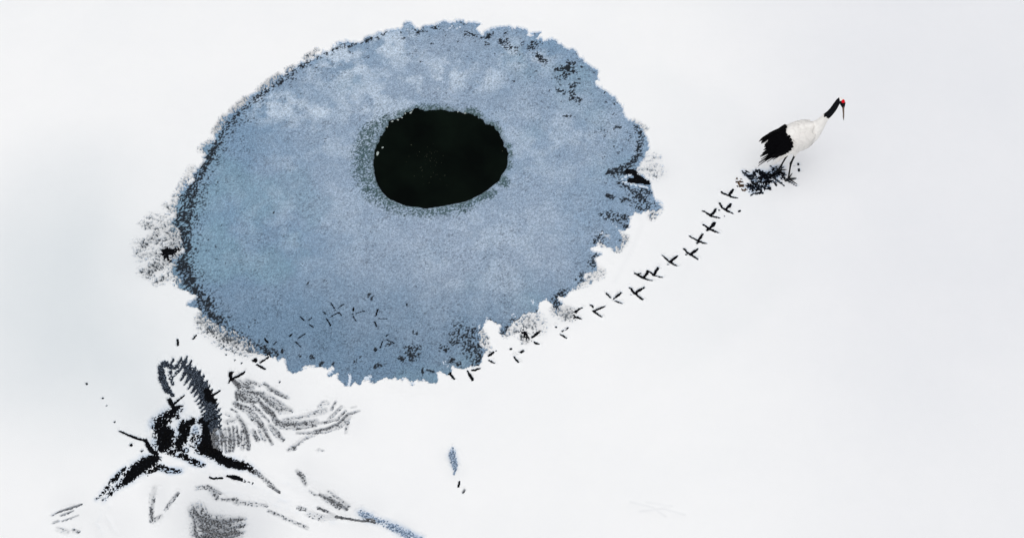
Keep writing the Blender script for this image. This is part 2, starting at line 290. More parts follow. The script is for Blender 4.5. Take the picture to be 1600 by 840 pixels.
# --- trampled slush under the crane
TC = dict(s=9.33, o=(1130, 230))
mark('slush_patch', 'trampled dark blue slush patch around the feet of the crane', 'slush patch',
  Z2(([(288,345),(330,392),(400,435),(440,470)],(22,44,62,60),1), ([(400,440),(520,470),(640,440),(790,380)],(60,120,130,90),.80), ([(420,600),(560,560)],(90,100),.72), ([(335,340),(380,362)],(10,8),.9), ([(400,420),(470,385),(450,350)],(60,40,14),.9), ([(490,340),(530,330)],(50,40),1), ([(560,375),(620,400),(690,350)],(86,110,24),.97), ([(590,470),(640,480)],(90,90),.95),
     ([(440,480),(560,500)],(80,80),.72), ([(390,570),(470,580),(580,570)],(80,120,90),.82), ([(330,552),(370,556)],(12,14),1), ([(355,520),(380,540)],(16,20),1), ([(410,690),(450,660)],(12,20),1), ([(480,665),(540,660)],(30,34),.95), ([(545,615),(580,665)],(34,20),1), ([(605,590),(690,605)],(30,12),.85), ([(645,560),(680,590)],(34,20),.9),
     ([(700,490),(760,500),(778,548)],(40,30,14),.9), ([(735,440),(800,485),(855,520)],(30,40,24),1), ([(865,535),(888,550)],(14,8),1), ([(680,410),(760,420)],(60,70),.68), ([(692,265),(722,290)],(10,14),1), ([(730,320),(790,300),(870,290)],(44,60,18),.72), ([(740,355),(830,370),(900,385)],(54,80,30),.88),
     ([(850,440),(920,460)],(40,26),.72), ([(930,475),(1000,510),(1060,552)],(24,18,6),1), ([(950,468),(1045,460)],(24,10),1), **TC), 'slush_churned', merge=True)
mark('slush_patch', 'loose brown stained crumbs of slush at the left end of the trampled patch', 'slush patch',
  Z2(([(195,500),(225,500)],(22,18),1), ([(250,490),(280,495)],(22,18),1), ([(235,535),(270,555),(300,545)],(30,44,20),.75), ([(275,605),(310,625),(330,600)],(16,16,10),1), ([(205,448)],12,.9), ([(265,460)],10,.8), ([(212,560)],12,.9), **TC), 'slush_brown', merge=True)
mark('slush_patch', 'two small dark dents right of the crane legs', 'slush patch',
  Z2(([(1112,228),(1085,256)],(22,18),1), ([(1110,318),(1104,340)],(18,12),.9), ([(1045,262),(1062,270)],(20,16),.35), **TC), 'slush_black', merge=True)
# --- single pockmarks in the snow
for (x, y, x2, y2, wd, lb) in [
  (277,529.5,278,538.5,4.2,'long upright pockmark, left of two, above the arched wing imprint'),
  (306,523,302,528.5,4.0,'slanting pockmark nearer the pond, right of two, above the arched wing imprint'),
  (338,526.5,338.5,527,2.4,'tiny pockmark just below the lower left pond fringe'),
  (353,553,353.5,553.4,2.6,'pockmark above and left of two smaller ones near the forked footprint'),
  (367.2,561,367,562,2.4,'middle one of three pockmarks in a row near the forked footprint'),
  (378,565.5,376.6,567,2.6,'pockmark nearest the round blob of the rim footprint'),
  (437.2,595,437,596.5,2.6,'lone pockmark on clean snow above the grey fanned imprint'),
  (134.6,598,136,599,3.4,'leftmost pockmark, alone on the pale blue snow'),
  (160,620.6,161,621,2.6,'second pockmark in the line running down from the leftmost one'),
  (166.6,632.5,167,633,2.2,'third pockmark in the line running down from the leftmost one'),
  (179,658,179.4,658.6,2.6,'lowest pockmark in the line, above the crooked slush dashes'),
  (1154.6,329.4,1157,328,3.0,'dash shaped pockmark right of the second footprint from the slush patch')]:
    mark('pockmark', lb, 'pockmark', [([(x, y), (x2, y2)], wd*.62, 1)], group='single pockmarks in the snow')

def wpts(pts, wd):
    W = [wd]*len(pts) if not isinstance(wd, (tuple, list)) else list(wd)
    if len(W) != len(pts): W = [W[0]+(W[-1]-W[0])*i/max(1, len(pts)-1) for i in range(len(pts))]
    return [G(*p) for p in pts], [max(.5*x*mpp(p[1]), .004) for x, p in zip(W, pts)]

# ---------------------------------------------------------------- material helpers
def new_mat(name):
    m = bpy.data.materials.new(name); m.use_nodes = True; t = m.node_tree
    b = t.nodes['Principled BSDF']; return m, t, b
def N(t, typ, **kw):
    n = t.nodes.new(typ)
    for k, v in kw.items(): setattr(n, k, v)
    return n
def noise_node(t, scale, detail=3, rough=.6, vec=None):
    n = N(t, 'ShaderNodeTexNoise'); n.inputs['Scale'].default_value = scale; n.inputs['Detail'].default_value = detail; n.inputs['Roughness'].default_value = rough
    if vec: t.links.new(vec, n.inputs['Vector'])
    return n
def ramp(t, src, stops):
    r = N(t, 'ShaderNodeValToRGB'); e = r.color_ramp.elements
    while len(e) < len(stops): e.new(.5)
    for q, (p, c) in zip(e, stops): q.position = p; q.color = (c[0], c[1], c[2], 1)
    t.links.new(src, r.inputs[0]); return r
def mixc(t, fac, a, b, mode='MIX'):
    m = N(t, 'ShaderNodeMix', data_type='RGBA', blend_type=mode)
    for sock, v in ((m.inputs[0], fac), (m.inputs[6], a), (m.inputs[7], b)):
        if isinstance(v, (int, float)): sock.default_value = v
        elif isinstance(v, tuple): sock.default_value = (v[0], v[1], v[2], 1)
        else: t.links.new(v, sock)
    return m.outputs[2]
def bump(t, b, src, strength, dist):
    n = N(t, 'ShaderNodeBump'); n.inputs['Strength'].default_value = strength; n.inputs['Distance'].default_value = dist
    t.links.new(src, n.inputs['Height']); t.links.new(n.outputs[0], b.inputs['Normal'])
M = {}
def geo_vec(t):
    tc = N(t, 'ShaderNodeTexCoord'); return tc.outputs['Object']
# snow
m, t, b = new_mat('snow'); v = geo_vec(t)
n1 = noise_node(t, .7, 4, .55, v); n2 = noise_node(t, 90, 2, .6, v); n3 = noise_node(t, 6, 4, .6, v)
at = N(t, 'ShaderNodeAttribute', attribute_name='tint')
c = ramp(t, n1.outputs[0], [(.3, (.875, .885, .895)), (.7, (.905, .91, .915))]).outputs[0]
c = mixc(t, .5, c, ramp(t, n3.outputs[0], [(.3, (.985, .985, .985)), (.7, (1, 1, 1))]).outputs[0], 'MULTIPLY')
c = mixc(t, 1.0, c, at.outputs['Color'], 'MULTIPLY')
t.links.new(c, b.inputs['Base Color']); b.inputs['Roughness'].default_value = .85; b.inputs['Specular IOR Level'].default_value = .15
bump(t, b, n2.outputs[0], .25, .006); M['snow'] = m
# ice
m, t, b = new_mat('frosted_ice'); v = geo_vec(t)
at = N(t, 'ShaderNodeAttribute', attribute_name='tint')
g1 = noise_node(t, 88, 1.5, .7, v); g2 = noise_node(t, 34, 2, .6, v)
c = mixc(t, 1.0, at.outputs['Color'], ramp(t, g1.outputs[0], [(.28, (.42, .45, .49)), (.42, (.84, .86, .87)), (.55, (1.05, 1.045, 1.04)), (.74, (1.42, 1.38, 1.33))]).outputs[0], 'MULTIPLY')
c = mixc(t, .6, c, ramp(t, g2.outputs[0], [(.3, (.74, .78, .82)), (.6, (1.1, 1.1, 1.1))]).outputs[0], 'MULTIPLY')
t.links.new(c, b.inputs['Base Color']); b.inputs['Roughness'].default_value = .6; b.inputs['Specular IOR Level'].default_value = .25
bump(t, b, g1.outputs[0], .35, .004); M['ice'] = m
# slush variants
def slush(name, dark, frost, lo, hi, sc=55, rough=.55):
    m, t, b = new_mat(name); v = geo_vec(t)
    g = noise_node(t, sc, 3, .7, v)
    c = ramp(t, g.outputs[0], [(lo, dark), (hi, frost)]).outputs[0]
    t.links.new(c, b.inputs['Base Color']); b.inputs['Roughness'].default_value = rough; b.inputs['Specular IOR Level'].default_value = .03
    bump(t, b, g.outputs[0], .4, .006); M[name] = m
slush('slush_black', (.002,.0022,.003), (.07,.09,.12), .60, .90)
slush('slush_frosted', (.004,.006,.010), (.24,.30,.39), .48, .80, 80)
slush('slush_grey', (.035,.038,.042), (.42,.43,.45), .42, .8, 60)
slush('slush_blue', (.03,.06,.11), (.42,.52,.66), .38, .62, 60)
slush('slush_churned', (.002,.003,.006), (.26,.32,.40), .56, .82, 40)
slush('slush_brown', (.03,.018,.01), (.30,.20,.12), .45, .75, 40)
m, t, b = new_mat('dark_water'); v = geo_vec(t)
n = noise_node(t, 1.6, 3, .6, v)
t.links.new(ramp(t, n.outputs[0], [(.35, (.0012, .0022, .0018)), (.7, (.003, .006, .004))]).outputs[0], b.inputs['Base Color'])
b.inputs['Roughness'].default_value = .12; b.inputs['IOR'].default_value = 1.33; b.inputs['Specular IOR Level'].default_value = .06
n = noise_node(t, 12, 2, .5, v); bump(t, b, n.outputs[0], .05, .01); M['water'] = m
def plain(name, col, rough=.7, spec=.2, var=.25, sc=30):
    m, t, b = new_mat(name); v = geo_vec(t); n = noise_node(t, sc, 3, .6, v)
    lo = tuple(x*(1-var) for x in col); t.links.new(ramp(t, n.outputs[0], [(.35, lo), (.6, col)]).outputs[0], b.inputs['Base Color'])
    b.inputs['Roughness'].default_value = rough; b.inputs['Specular IOR Level'].default_value = spec
    bump(t, b, n.outputs[0], .3, .003); M[name] = m
plain('white_plumage', (.88,.86,.83), .8, .1, .07, 22)
plain('wing_plumage', (.88,.855,.825), .8, .05, .06, 24)
plain('black_plumage', (.0022,.0022,.003), .8, .03, .4, 60)
plain('neck_plumage', (.007,.008,.011), .8, .06, .5, 60)
plain('leg_skin', (.008,.009,.010), .6, .12, .3, 80)
plain('beak_horn', (.13,.085,.06), .45, .35, .5, 50)
plain('red_skin', (.78,.006,.015), .7, .1, .2, 120)
plain('eye_black', (.004,.003,.003), .15, .6, .1, 50)
plain('ice_bit', (.40,.46,.44), .4, .3, .3, 40)

# ---------------------------------------------------------------- object helpers
def tag(o, label=None, cat=None, group=None, kind=None):
    if label: o['label'] = label
    if cat: o['category'] = cat
    if group: o['group'] = group
    if kind: o['kind'] = kind
    return o
def empty(name, loc, rz=0):
    o = bpy.data.objects.new(name, None); COL.objects.link(o); o.location = loc; o.rotation_euler = (0, 0, rz)
    o.empty_display_size = .1; return o
def link(name, me, mat, parent=None):
    o = bpy.data.objects.new(name, me); COL.objects.link(o)
    for mm in (mat if isinstance(mat, list) else [mat]): me.materials.append(mm)
    if parent: o.parent = parent
    return o
def grid_mesh(name, X, Y, Z, keep, color=None, extra_v=None, extra_f=None):
    ny, nx = X.shape
    idx = np.full(ny*nx, -1, np.int64)
    fk = keep[:-1, :-1] | keep[1:, :-1] | keep[:-1, 1:] | keep[1:, 1:]
    J, I = np.nonzero(fk)
    a = J*nx+I; quads = np.stack([a, a+1, a+nx+1, a+nx], 1)
    used = np.unique(quads); idx[used] = np.arange(len(used)); quads = idx[quads]
    co = np.stack([X.ravel()[used], Y.ravel()[used], Z.ravel()[used]], 1)
    nv = len(co); nf = len(quads)
    if extra_v is not None:
        co = np.vstack([co, extra_v]); quads = np.vstack([quads, np.array(extra_f)+nv])
    me = bpy.data.meshes.new(name)
    me.vertices.add(len(co)); me.vertices.foreach_set('co', co.astype(np.float32).ravel())
    me.loops.add(quads.size); me.loops.foreach_set('vertex_index', quads.astype(np.int32).ravel())
    me.polygons.add(len(quads)); me.polygons.foreach_set('loop_start', np.arange(0, quads.size, 4, dtype=np.int32))
    me.polygons.foreach_set('loop_total', np.full(len(quads), 4, np.int32))
    me.polygons.foreach_set('use_smooth', np.ones(len(quads), bool))
    me.update(calc_edges=True); me.validate()
    if color is not None:
        cc = np.ones((len(co), 4), np.float32); cc[:nv, :3] = color.reshape(-1, 3)[used]
        at = me.attributes.new('tint', 'FLOAT_COLOR', 'POINT'); at.data.foreach_set('color', cc.ravel())
    return me

# ---------------------------------------------------------------- SNOW: one relief sheet
def axis(fine0, fine1, step, lo, hi, grow=1.12):
    a = list(np.arange(fine0, fine1, step)); s = step; x = a[-1]
    while x < hi: s = min(s*grow, .12); x += s; a.append(x)
    s = step; x = a[0]; left = []
    while x > lo: s = min(s*grow, .12); x -= s; left.append(x)
    return np.array(left[::-1]+a)
xs = axis(-4.75, 3.25, .0074, -9.0, 9.0)
ys = axis(6.05, 13.25, .0088, 4.0, 16.5)
F = Field(xs, ys); X, Y = F.X, F.Y
sd_p = np.full(X.shape, 5.0)
slb = F.box(min(p[0] for p in WPOND)-.5, max(p[0] for p in WPOND)+.5, min(p[1] for p in WPOND)-.5, max(p[1] for p in WPOND)+.5)
sd_p[slb] = poly_sdf(X[slb], Y[slb], WPOND)
rag = fbm(X, Y, .16, 5, 3, .68)-.5

stip = uni(.35*vnoise(X, Y, .026, .013, 5)+.65*vnoise(X*.8+Y*.6, -X*.6+Y*.8, .0125, .0105, 9)+.18*vnoise(X, Y, .07, .04, 12))
sdn = sd_p + rag*.14 + (stip-.5)*.020 + (vnoise(X, Y, .045, .045, 19)-.5)*.03
# pond opening (goes down through the ice level at -0.03)
H = -.062*(1-sstep(-.022, .022, sdn))
# loosened, speckled fringes round the pond
FR = np.zeros_like(X)
def fr(pts, wd, c, soft=.9):
    P, R = wpts(pts, wd); F.stroke(FR, P, R, c, soft)
fr([(276,345),(272,375),(273,410),(283,440)], (14,20,20,12), .5, 1.3)
for k_, (p_, q_, w0, w1, c_) in enumerate([((276,350),(236,338),22,10,.34),((270,365),(226,352),24,12,.36),((268,378),(216,380),24,12,.30),((264,392),(222,400),26,12,.34),((268,405),(226,424),26,12,.38),((276,425),(246,438),20,10,.34),((280,335),(258,320),14,6,.3)]):
    P, R_ = wpts([p_, ((p_[0]+q_[0])/2, (p_[1]+q_[1])/2), q_], (w0, (w0+w1)/2, w1)); F.stroke(FR, P, R_, c_*.8, 1.2, .85, 60+k_)
fr([(258,352),(236,372),(215,392)], (16,14,6), .36, 1.0)
fr([(262,405),(232,425)], (22,18), .40, 1.0)
fr([(320,498),(345,518),(375,533),(408,549)], (26,26,24,12), .5, .7)
fr([(325,505),(350,528),(385,545)], (30,26,20), .25, 1.0)
fr([(300,262),(285,290),(270,325)], (10,10,16), .3, 1.0)
fr([(435,118),(420,130),(405,140)], (10,14,8), .55, .8)
fr([(385,154),(375,163),(362,172)], (10,13,9), .5, .8)
fr([(352,184),(338,205)], (14,14), .5, .8); fr([(495,78),(478,90)], (8,9), .4, .9); fr([(458,104),(450,108)], (8,9), .45, .9)
fr([(318,232),(330,222)], (16,12), .35)
fr([(1003,268),(1016,264),(1026,268)], (16,26,18), .20, 1.5); fr([(1010,252),(1022,246)], (20,18), .14, 1.3)
fr([(870,484),(884,488),(892,492)], (14,22,14), .48, 1.0)
fr([(808,508),(826,502),(838,508)], (20,32,20), .30, 1.4); fr([(818,525),(822,530)], (12,14), .4, 1.0); fr([(790,520),(800,516)], (14,14), .3, 1.0)
fr([(752,520),(757,545)], (14,16), .32, 1.1); fr([(862,448),(900,444),(925,432)], (10,14,16), .3, 1.1); fr([(965,385),(975,372)], (16,14), .4, 1.0)
fr([(945,375),(965,372)], (20,20), .55, .8); fr([(912,440),(935,425)], (14,18), .34, 1.0); fr([(1025,326),(1018,338)], (16,12), .35, 1.1)
fr([(990,190),(1005,200)], (10,12), .3, 1.1)
expo = FR*1.1-stip
H = np.minimum(H, -.062*np.clip(.5+expo/.16, 0, 1)*np.clip(FR*10, 0, 1))
# white crust tongues and ridges lying back over the ice
RID = np.zeros_like(X)
def rid(pts, wd, c=1, soft=.5):
    P, R = wpts(pts, wd); F.stroke(RID, P, R, c, soft)
rid([(546,583),(547,590),(544,600)], (5,5,4), .9); rid([(572,590),(578,587)], (9,9), .8)
rid([(973,278),(980,273),(987,270)], (4,5,3), .75, .8); rid([(974,282),(985,285.5),(1000,288),(1012,291)], (4,5,5,4), .8, .8)
rid([(761,494),(759,500)], (4,4), .8); rid([(832,467),(833,473)], (5,3), .8); rid([(802,490),(805,493)], (6,4), .7); rid([(694,563),(700,570)], (7,5), .6)
rid([(750,505),(748,510)], (4,4), .6); rid([(708,37),(700,45)], (2.5,3), .7); rid([(719,40),(712,44)], (3,2.5), .6); rid([(636,45),(640,42)], (3,3), .4)
rid([(940,362),(952,368)], (7,9), .6,1.0); rid([(958,348),(963,352)], (5,4), .6,1.0)
H = np.maximum(H, -.062+.041*np.clip((RID-stip*.75)*3, 0, 1))
# marks pressed into the snow (down to -0.026; their wet floors lie near -0.013)
EX = np.zeros_like(X); GM = np.zeros_like(X); BL = np.zeros_like(X); CR = np.zeros_like(X)
sn = 0
for mk in MARKS:
    if mk['on'] != 'snow': continue
    for pts, wd, c in mk['strokes']:
        P, R = wpts(pts, wd)
        crisp = c >= .95
        R = [max(r+.0032, .0105 if mk['name'] != 'pockmark' else .0095) if crisp else r+.008 for r in R]
        gr = mk['mat'] == 'slush_grey'; sn += 1
        F.stroke(EX, P, R, 1.0 if crisp else (c*.66 if gr else c), .5 if crisp else (1.0 if gr else .6), 0 if crisp else (.55 if gr else .12), sn)
        if mk['mat'] == 'slush_grey' and not crisp: F.stroke(GM, P, R, min(1, c*1.12), 1.0, .55, sn)
        if mk['merge'] and not gr and max(R) > .03: F.stroke(BL, P, [r*1.15+.01 for r in R], 1, 1.0)
        if max(R) > .012: F.stroke(CR, P, [r*1.7+.012 for r in R], .5+.5*c, .8)
st2 = uni(.25*vnoise(X, Y, .026, .020, 31)+.75*vnoise(X, Y, .0105, .0108, 37)+.16*vnoise(X, Y, .06, .05, 41))
g = EX*1.10-.02-st2*.93
DIP = np.clip(.5+g/.22, 0, 1)*np.clip(EX*9, 0, 1)
H = np.minimum(H, -.027*DIP)
# gentle drifts, thrown-up crumbs round the beaten places
inner = sstep(0, .6, X-xs[60])*sstep(0, .6, xs[-60]-X)*sstep(0, .5, Y-ys[30])*sstep(0, .5, ys[-30]-Y)
drift = (fbm(X, Y, 1.8, 3, 71)-.5)*.03+(fbm(X*.55+Y*.2, Y, .35, 3, 77)-.5)*.004
crumb = np.clip(fbm(X, Y, .05, 3, 55, .7)-.46, 0, 1)*.05*CR*(1-np.clip(EX*4, 0, 1))*(H > -.004)
bare = np.clip((sdn-.06)/.15, 0, 1)*(1-np.clip(EX*6, 0, 1))*(1-np.clip(FR*6, 0, 1))
H = H+crumb
# soft wing-swept furrows in the lower left
SW = np.zeros_like(X)
for pts, wd, c in [([(185,735),(240,725),(330,730),(420,770),(520,812)], 26, .6), ([(170,790),(150,815),(170,850)], 10, .5), ([(160,795),(180,830)], 6, .5),
                   ([(280,712),(350,722),(420,745)], 20, .5), ([(330,765),(400,778),(470,800)], 16, .6), ([(420,745),(480,765),(540,800)], 14, .5), ([(230,742),(300,745)], 12, .4),
                   ([(460,740),(520,760),(570,795)], 16, .4), ([(985,785),(1030,800),(1070,803)], 8, .35), ([(1000,795),(1040,790)], 6, .3), ([(590,728),(640,745)], 10, .15)]:
    P, R = wpts(pts, wd); F.stroke(SW, P, R, c, 1.6)
H = H-(SW*.012+SW*(fbm(X, Y*1.4, .06, 3, 91)-.5)*.012)*(H > -.004)
# tint = how clean / thin / soaked the snow is, plus a broad tone on the right
def soft(pts, wd, c, field, s=2.2):
    P, R = wpts(pts, wd); F.stroke(field, P, R, c, s)
soak = np.zeros_like(X)
def ellipse(cx, cy, rx, ry, rot=0, e0=1.0, e1=.8):
    x0, y0 = G(cx, cy); sc = mpp(cy); dx = (X-x0)/(rx*sc); dy = (Y-y0)/(ry*sc*1.1)
    c, s_ = math.cos(rad(rot)), math.sin(rad(rot)); q = np.hypot(dx*c+dy*s_, -dx*s_+dy*c)+(fbm(X, Y, .8, 3, 66)-.5)*.12
    return 1-sstep(e1, e0, q)
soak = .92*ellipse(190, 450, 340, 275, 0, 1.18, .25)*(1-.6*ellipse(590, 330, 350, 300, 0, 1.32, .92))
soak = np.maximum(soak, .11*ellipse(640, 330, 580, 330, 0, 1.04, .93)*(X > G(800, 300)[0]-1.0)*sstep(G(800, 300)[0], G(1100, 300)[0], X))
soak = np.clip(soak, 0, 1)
GW = np.zeros_like(X)
right_tone = sstep(1.8, 4.6, X)*.075+sstep(1.0, 5.0, X)*sstep(6.4, 9.4, Y)*.055  # snow slightly darker towards the right, more so farther back
for pts, wd, c in [([(155,810),(180,830)], 60, .10), ([(250,770),(262,800)], 34, .20), ([(330,800),(370,830)], 90, .40), ([(345,765),(370,775)], 20, .22), ([(500,770),(560,805)], 36, .16), ([(985,783),(1020,792),(1040,806)], 3, .14), ([(1000,798),(1035,794),(1070,803)], 3, .13), ([(1010,784),(1050,790)], 3, .09), ([(480,740),(520,780),(570,805)], 46, .13), ([(110,790),(150,815)], 40, .10), ([(300,700),(420,745)], 40, .07), ([(270,600),(320,640)], 26, .06), ([(240,640),(330,690)], 60, .10), ([(640,826),(620,815)], 20, .10),
                   ([(380,600),(440,625)], 60, .10), ([(380,670),(430,660)], 70, .12), ([(460,660),(540,650)], 50, .10), ([(300,720),(380,740)], 24, .08), ([(700,715),(712,735)], 22, .12), ([(232,400),(262,380)], 60, .12), ([(826,505),(890,490)], 30, .10), ([(1015,265),(1020,266)], 50, .12), ([(360,528),(390,544)], 30, .16),
                   ([(985,315),(1004,350),(985,395),(960,440)], 6, .05)]:
    P, R = wpts(pts, wd); F.stroke(GW, P, R, c, 2.0)
tint = np.ones(X.shape+(3,))
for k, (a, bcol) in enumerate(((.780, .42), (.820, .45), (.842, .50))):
    tint[..., k] = (1-soak*(1-a))*(1-right_tone*(1, .95, .72)[k]*.8)*(1-GW*(1-bcol))*(1-np.clip(GM*.95, 0, .78)*(1-bcol*.5))*(1-np.clip(FR*.55, 0, .4))
blu = np.clip(BL*(1.6*fbm(X, Y, .09, 3, 401)-.25), 0, 1)
for k, a in enumerate((.55, .66, .80)): tint[..., k] *= 1-blu*(1-a)
# thin wet snow right at the rims of marks and of the pond is bluish
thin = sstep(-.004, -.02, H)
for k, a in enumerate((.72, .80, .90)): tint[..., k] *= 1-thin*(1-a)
Zs = H+drift*bare*inner
Zs *= 1.0
Zs[0, :] = Zs[-1, :] = 0; Zs[:, 0] = Zs[:, -1] = 0
keep = Zs > -.055
x0, x1, y0, y1 = xs[0], xs[-1], ys[0], ys[-1]; B = 600.0
ev = np.array([(x0, y0, 0), (x1, y0, 0), (x1, y1, 0), (x0, y1, 0), (-B, -B, 0), (B, -B, 0), (B, B, 0), (-B, B, 0)])
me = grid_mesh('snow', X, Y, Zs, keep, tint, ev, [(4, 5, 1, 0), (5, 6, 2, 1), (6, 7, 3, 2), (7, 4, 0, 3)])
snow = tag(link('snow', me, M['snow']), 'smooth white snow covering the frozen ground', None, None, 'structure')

# ---------------------------------------------------------------- ICE with the open hole
ix0 = min(p[0] for p in WPOND)-.55; ix1 = max(p[0] for p in WPOND)+.45; iy0 = min(p[1] for p in WPOND)-.35; iy1 = max(p[1] for p in WPOND)+.3
FI = Field(np.arange(ix0, ix1, .0082), np.arange(iy0, iy1, .0095)); X, Y = FI.X, FI.Y
def stI(field, pts, wd, c, s=.8):
    P, R = wpts(pts, wd); FI.stroke(field, P, R, c, s)
hs_ = np.full(X.shape, 5.0)
slh = FI.box(min(p[0] for p in WHOLE)-.6, max(p[0] for p in WHOLE)+.6, min(p[1] for p in WHOLE)-.6, max(p[1] for p in WHOLE)+.6)
hs_[slh] = poly_sdf(X[slh], Y[slh], WHOLE)
fine = uni(.3*vnoise(X, Y, .024, .017, 101)+.7*vnoise(X*.8+Y*.6, Y*.8-X*.6, .0135, .0125, 103)+.15*vnoise(X, Y, .06, .05, 107))
mid = fbm(X, Y, .28, 4, 111)
big = fbm(X, Y, 1.1, 4, 115)
DK = np.zeros_like(X)
rim = [(566,64),(520,74),(495,86),(471,101),(450,114),(430,129),(405,148),(386,162),(370,177),(357,194),(345,210),(332,234),(318,257),(306,277),(298,300),(290,320),(284,345),(286,365),(288,385),(285,405),(290,425),(299,445),(313,462),(324,480),(338,495),(352,506)]
rw = (5,4,5,6,6,6,7,6,7,8,9,12,14,17,22,26,26,22,20,24,22,20,20,18,16,12)
stI(DK, rim, rw, .78, .7); stI(DK, [(x+8, y+2) for x, y in rim[8:]], tuple(1.5*q for q in rw[8:]), .22, 1.2)
stI(DK, [(352,506),(375,521),(400,539),(430,552)], (10,9,9,8), .45, 1.0)
stI(DK, [(340,500),(380,528),(410,545)], (22,20,10), .25, 1.2)
for q in ([(268,347),(262,400),(275,440)], [(320,505),(350,525),(400,550)]): stI(DK, q, 90, .93, .3) if False else None
for pts, wd, c in [([(648,46),(660,43)],9,.5),([(676,40),(684,42)],7,.6),([(652,49)],5,.9),([(626,49)],4,.9),([(603,45),(598,51)],5,.6),([(572,64),(580,56)],6,.7),([(728,50),(740,53)],9,.6),([(752,57),(762,56),(765,50)],(4,6,4),.85),([(760,66)],8,.6),
  ([(783,62),(790,68),(797,72)],(8,12,8),.75),([(815,66)],5,.5),([(830,73),(834,67),(842,66)],(10,14,8),.72),([(838,83),(844,86)],(9,6),.8),([(846,91),(853,94)],(9,6),.7),([(888,96),(897,97)],(6,7),.75),([(872,106),(885,103),(893,107),(899,109)],(8,9,13,8),.82),([(880,114),(888,112),(884,120)],(8,8,4),.65),([(870,118)],6,.4),
  ([(873,138),(880,142)],(8,8),.6),([(892,132),(897,129)],8,.6),([(893,140),(895,150),(905,155)],(9,9,9),.62),([(903,162)],8,.3),([(658,95)],5,.5),([(803,124)],4,.8),([(882,180),(890,178)],6,.35),
  ([(958,199),(965,196),(971,197)],(4,5,4),.9),([(959,226)],4,.9),([(995,196),(1003,215),(1000,230)],(12,9,8),.5),([(1001,215),(999,232),(993,246),(983,256)],(8,9,11,12),.75),([(978,261),(960,263),(953,264)],(14,10,8),.8),([(952,267),(975,267),(992,267)],(9,8,12),.95),([(953,266)],9,1),
  ([(968,282),(980,290),(995,300),(1003,308)],(6,8,12,16),.75),([(1000,296),(1012,298)],(14,12),.6),([(1000,315),(1020,325)],(26,20),.45),([(950,302),(958,306)],7,.8),([(973,310),(978,309)],8,.8),([(965,322)],5,.7),([(940,332)],8,.5),([(950,335),(975,340)],(14,14),.5),([(951,331)],10,.8),([(978,337)],9,.8),([(975,352),(985,353)],7,.8),
  ([(940,365),(935,375)],14,.5),([(932,400),(926,410)],(14,14),.55),([(915,428),(908,434)],(12,16),.5),([(880,455),(872,470),(868,477)],(14,20,12),.6),([(875,478),(866,478)],(9,8),.85),([(886,452)],10,.5),([(850,487),(840,485)],9,.5),([(820,490),(835,492)],7,.5),([(790,512),(784,520)],(14,8),.65),([(800,500),(812,496)],9,.5),([(765,500),(775,506)],8,.4),
  ([(720,515),(735,528),(742,545)],(30,40,34),.42),([(737,518),(735,535),(745,552)],(9,12,16),.65),([(712,530),(705,533)],(14,10),.6),([(690,541),(698,542)],(12,10),.55),([(748,560),(740,566)],(14,10),.65),([(706,560)],12,.5),([(715,565),(720,567)],8,.6),
  ([(640,544),(645,552),(650,553)],(16,18,12),.62),([(643,552)],12,.9),([(627,557),(629,560)],(10,9),.92),([(654,541)],10,.6),([(588,570),(592,568)],(9,7),.85),([(660,574),(660,583)],4,.9),([(667,576),(678,578)],3,.9),([(610,534),(604,538)],4,.7),([(647,516),(650,519)],5,.7),([(586,543)],5,.7),([(563,555)],5,.85),([(554,562),(556,564)],6,.7),([(484,555),(487,556)],7,.9),([(500,567),(503,564)],6,.9),([(520,566)],5,.8),([(468,553)],5,.6),([(441,545),(440,548)],6,.8),
  ([(410,540),(418,548)],(10,12),.7),([(424,542),(428,546)],(5,8),.8),([(480,441)],5,.5),([(508,436)],6,.3),([(578,460),(580,462)],9,.35),([(472,412)],5,.5),([(428,330)],4,.6),([(509,217)],7,.35),
  ([(285,376),(295,378),(297,386),(287,388),(285,376)],(6,5,5,5,6),.95)]:
    stI(DK, pts, wd, c, .8)
DK = np.maximum(DK, .012+.05*sstep(.5, .62, fbm(X, Y, .30, 3, 121)))
DK = np.maximum(DK, .32*sstep(.62, .76, fbm(X, Y*1.2, .075, 3, 131))*sstep(1.9, 2.9, np.hypot(X-G(650,330)[0], (Y-G(650,330)[1]))))
# frost: where it is milky
FRT = np.zeros_like(X)
for cx, cy, rx, c in [(540,92,50,.6),(600,72,40,.6),(625,85,30,.4),(430,165,30,.6),(455,158,26,.5),(497,170,16,.7),(470,180,30,.3),(705,93,12,.9),(762,92,16,.8),(690,118,34,.6),(755,120,26,.5),(660,130,30,.6),(585,150,60,.4),(830,90,30,.4),(800,82,30,.4),(860,220,90,.22),(520,230,70,.2),(500,330,120,.12),(760,385,110,.18),(850,300,60,.12)]:
    stI(FRT, [(cx-rx*.3, cy), (cx+rx*.3, cy)], rx*1.5, c, 1.8)
FRT = FRT*(.05+1.9*sstep(.40, .66, fbm(X, Y, .20, 5, 141)))
GRN = np.zeros_like(X)
for pts, wd, c in [([(600,188),(578,205),(569,235),(570,270),(585,300),(615,318)],(20,28,33,30,25,18),.76), ([(615,318),(665,330),(720,322),(750,308)],(26,20,18,16),.6), ([(620,180),(660,166),(700,168)],(16,12,12),.6), ([(735,172),(744,178)],(16,14),.9), ([(770,193),(776,202)],(14,14),.85),
                   ([(784,280),(790,284)],(15,12),.95), ([(757,303),(768,300)],(16,12),.9), ([(795,225),(796,260)],(9,9),.6), ([(738,310),(722,316)],12,.6)]:
    stI(GRN, pts, wd, c, 1.0)
cx_, cy_ = G(690, 245); dist = np.hypot(X-cx_, Y-cy_)
ex_, ey_ = G(760, 385); ellI = np.exp(-((X-ex_)/1.5)**2-((Y-ey_)/.55)**2)
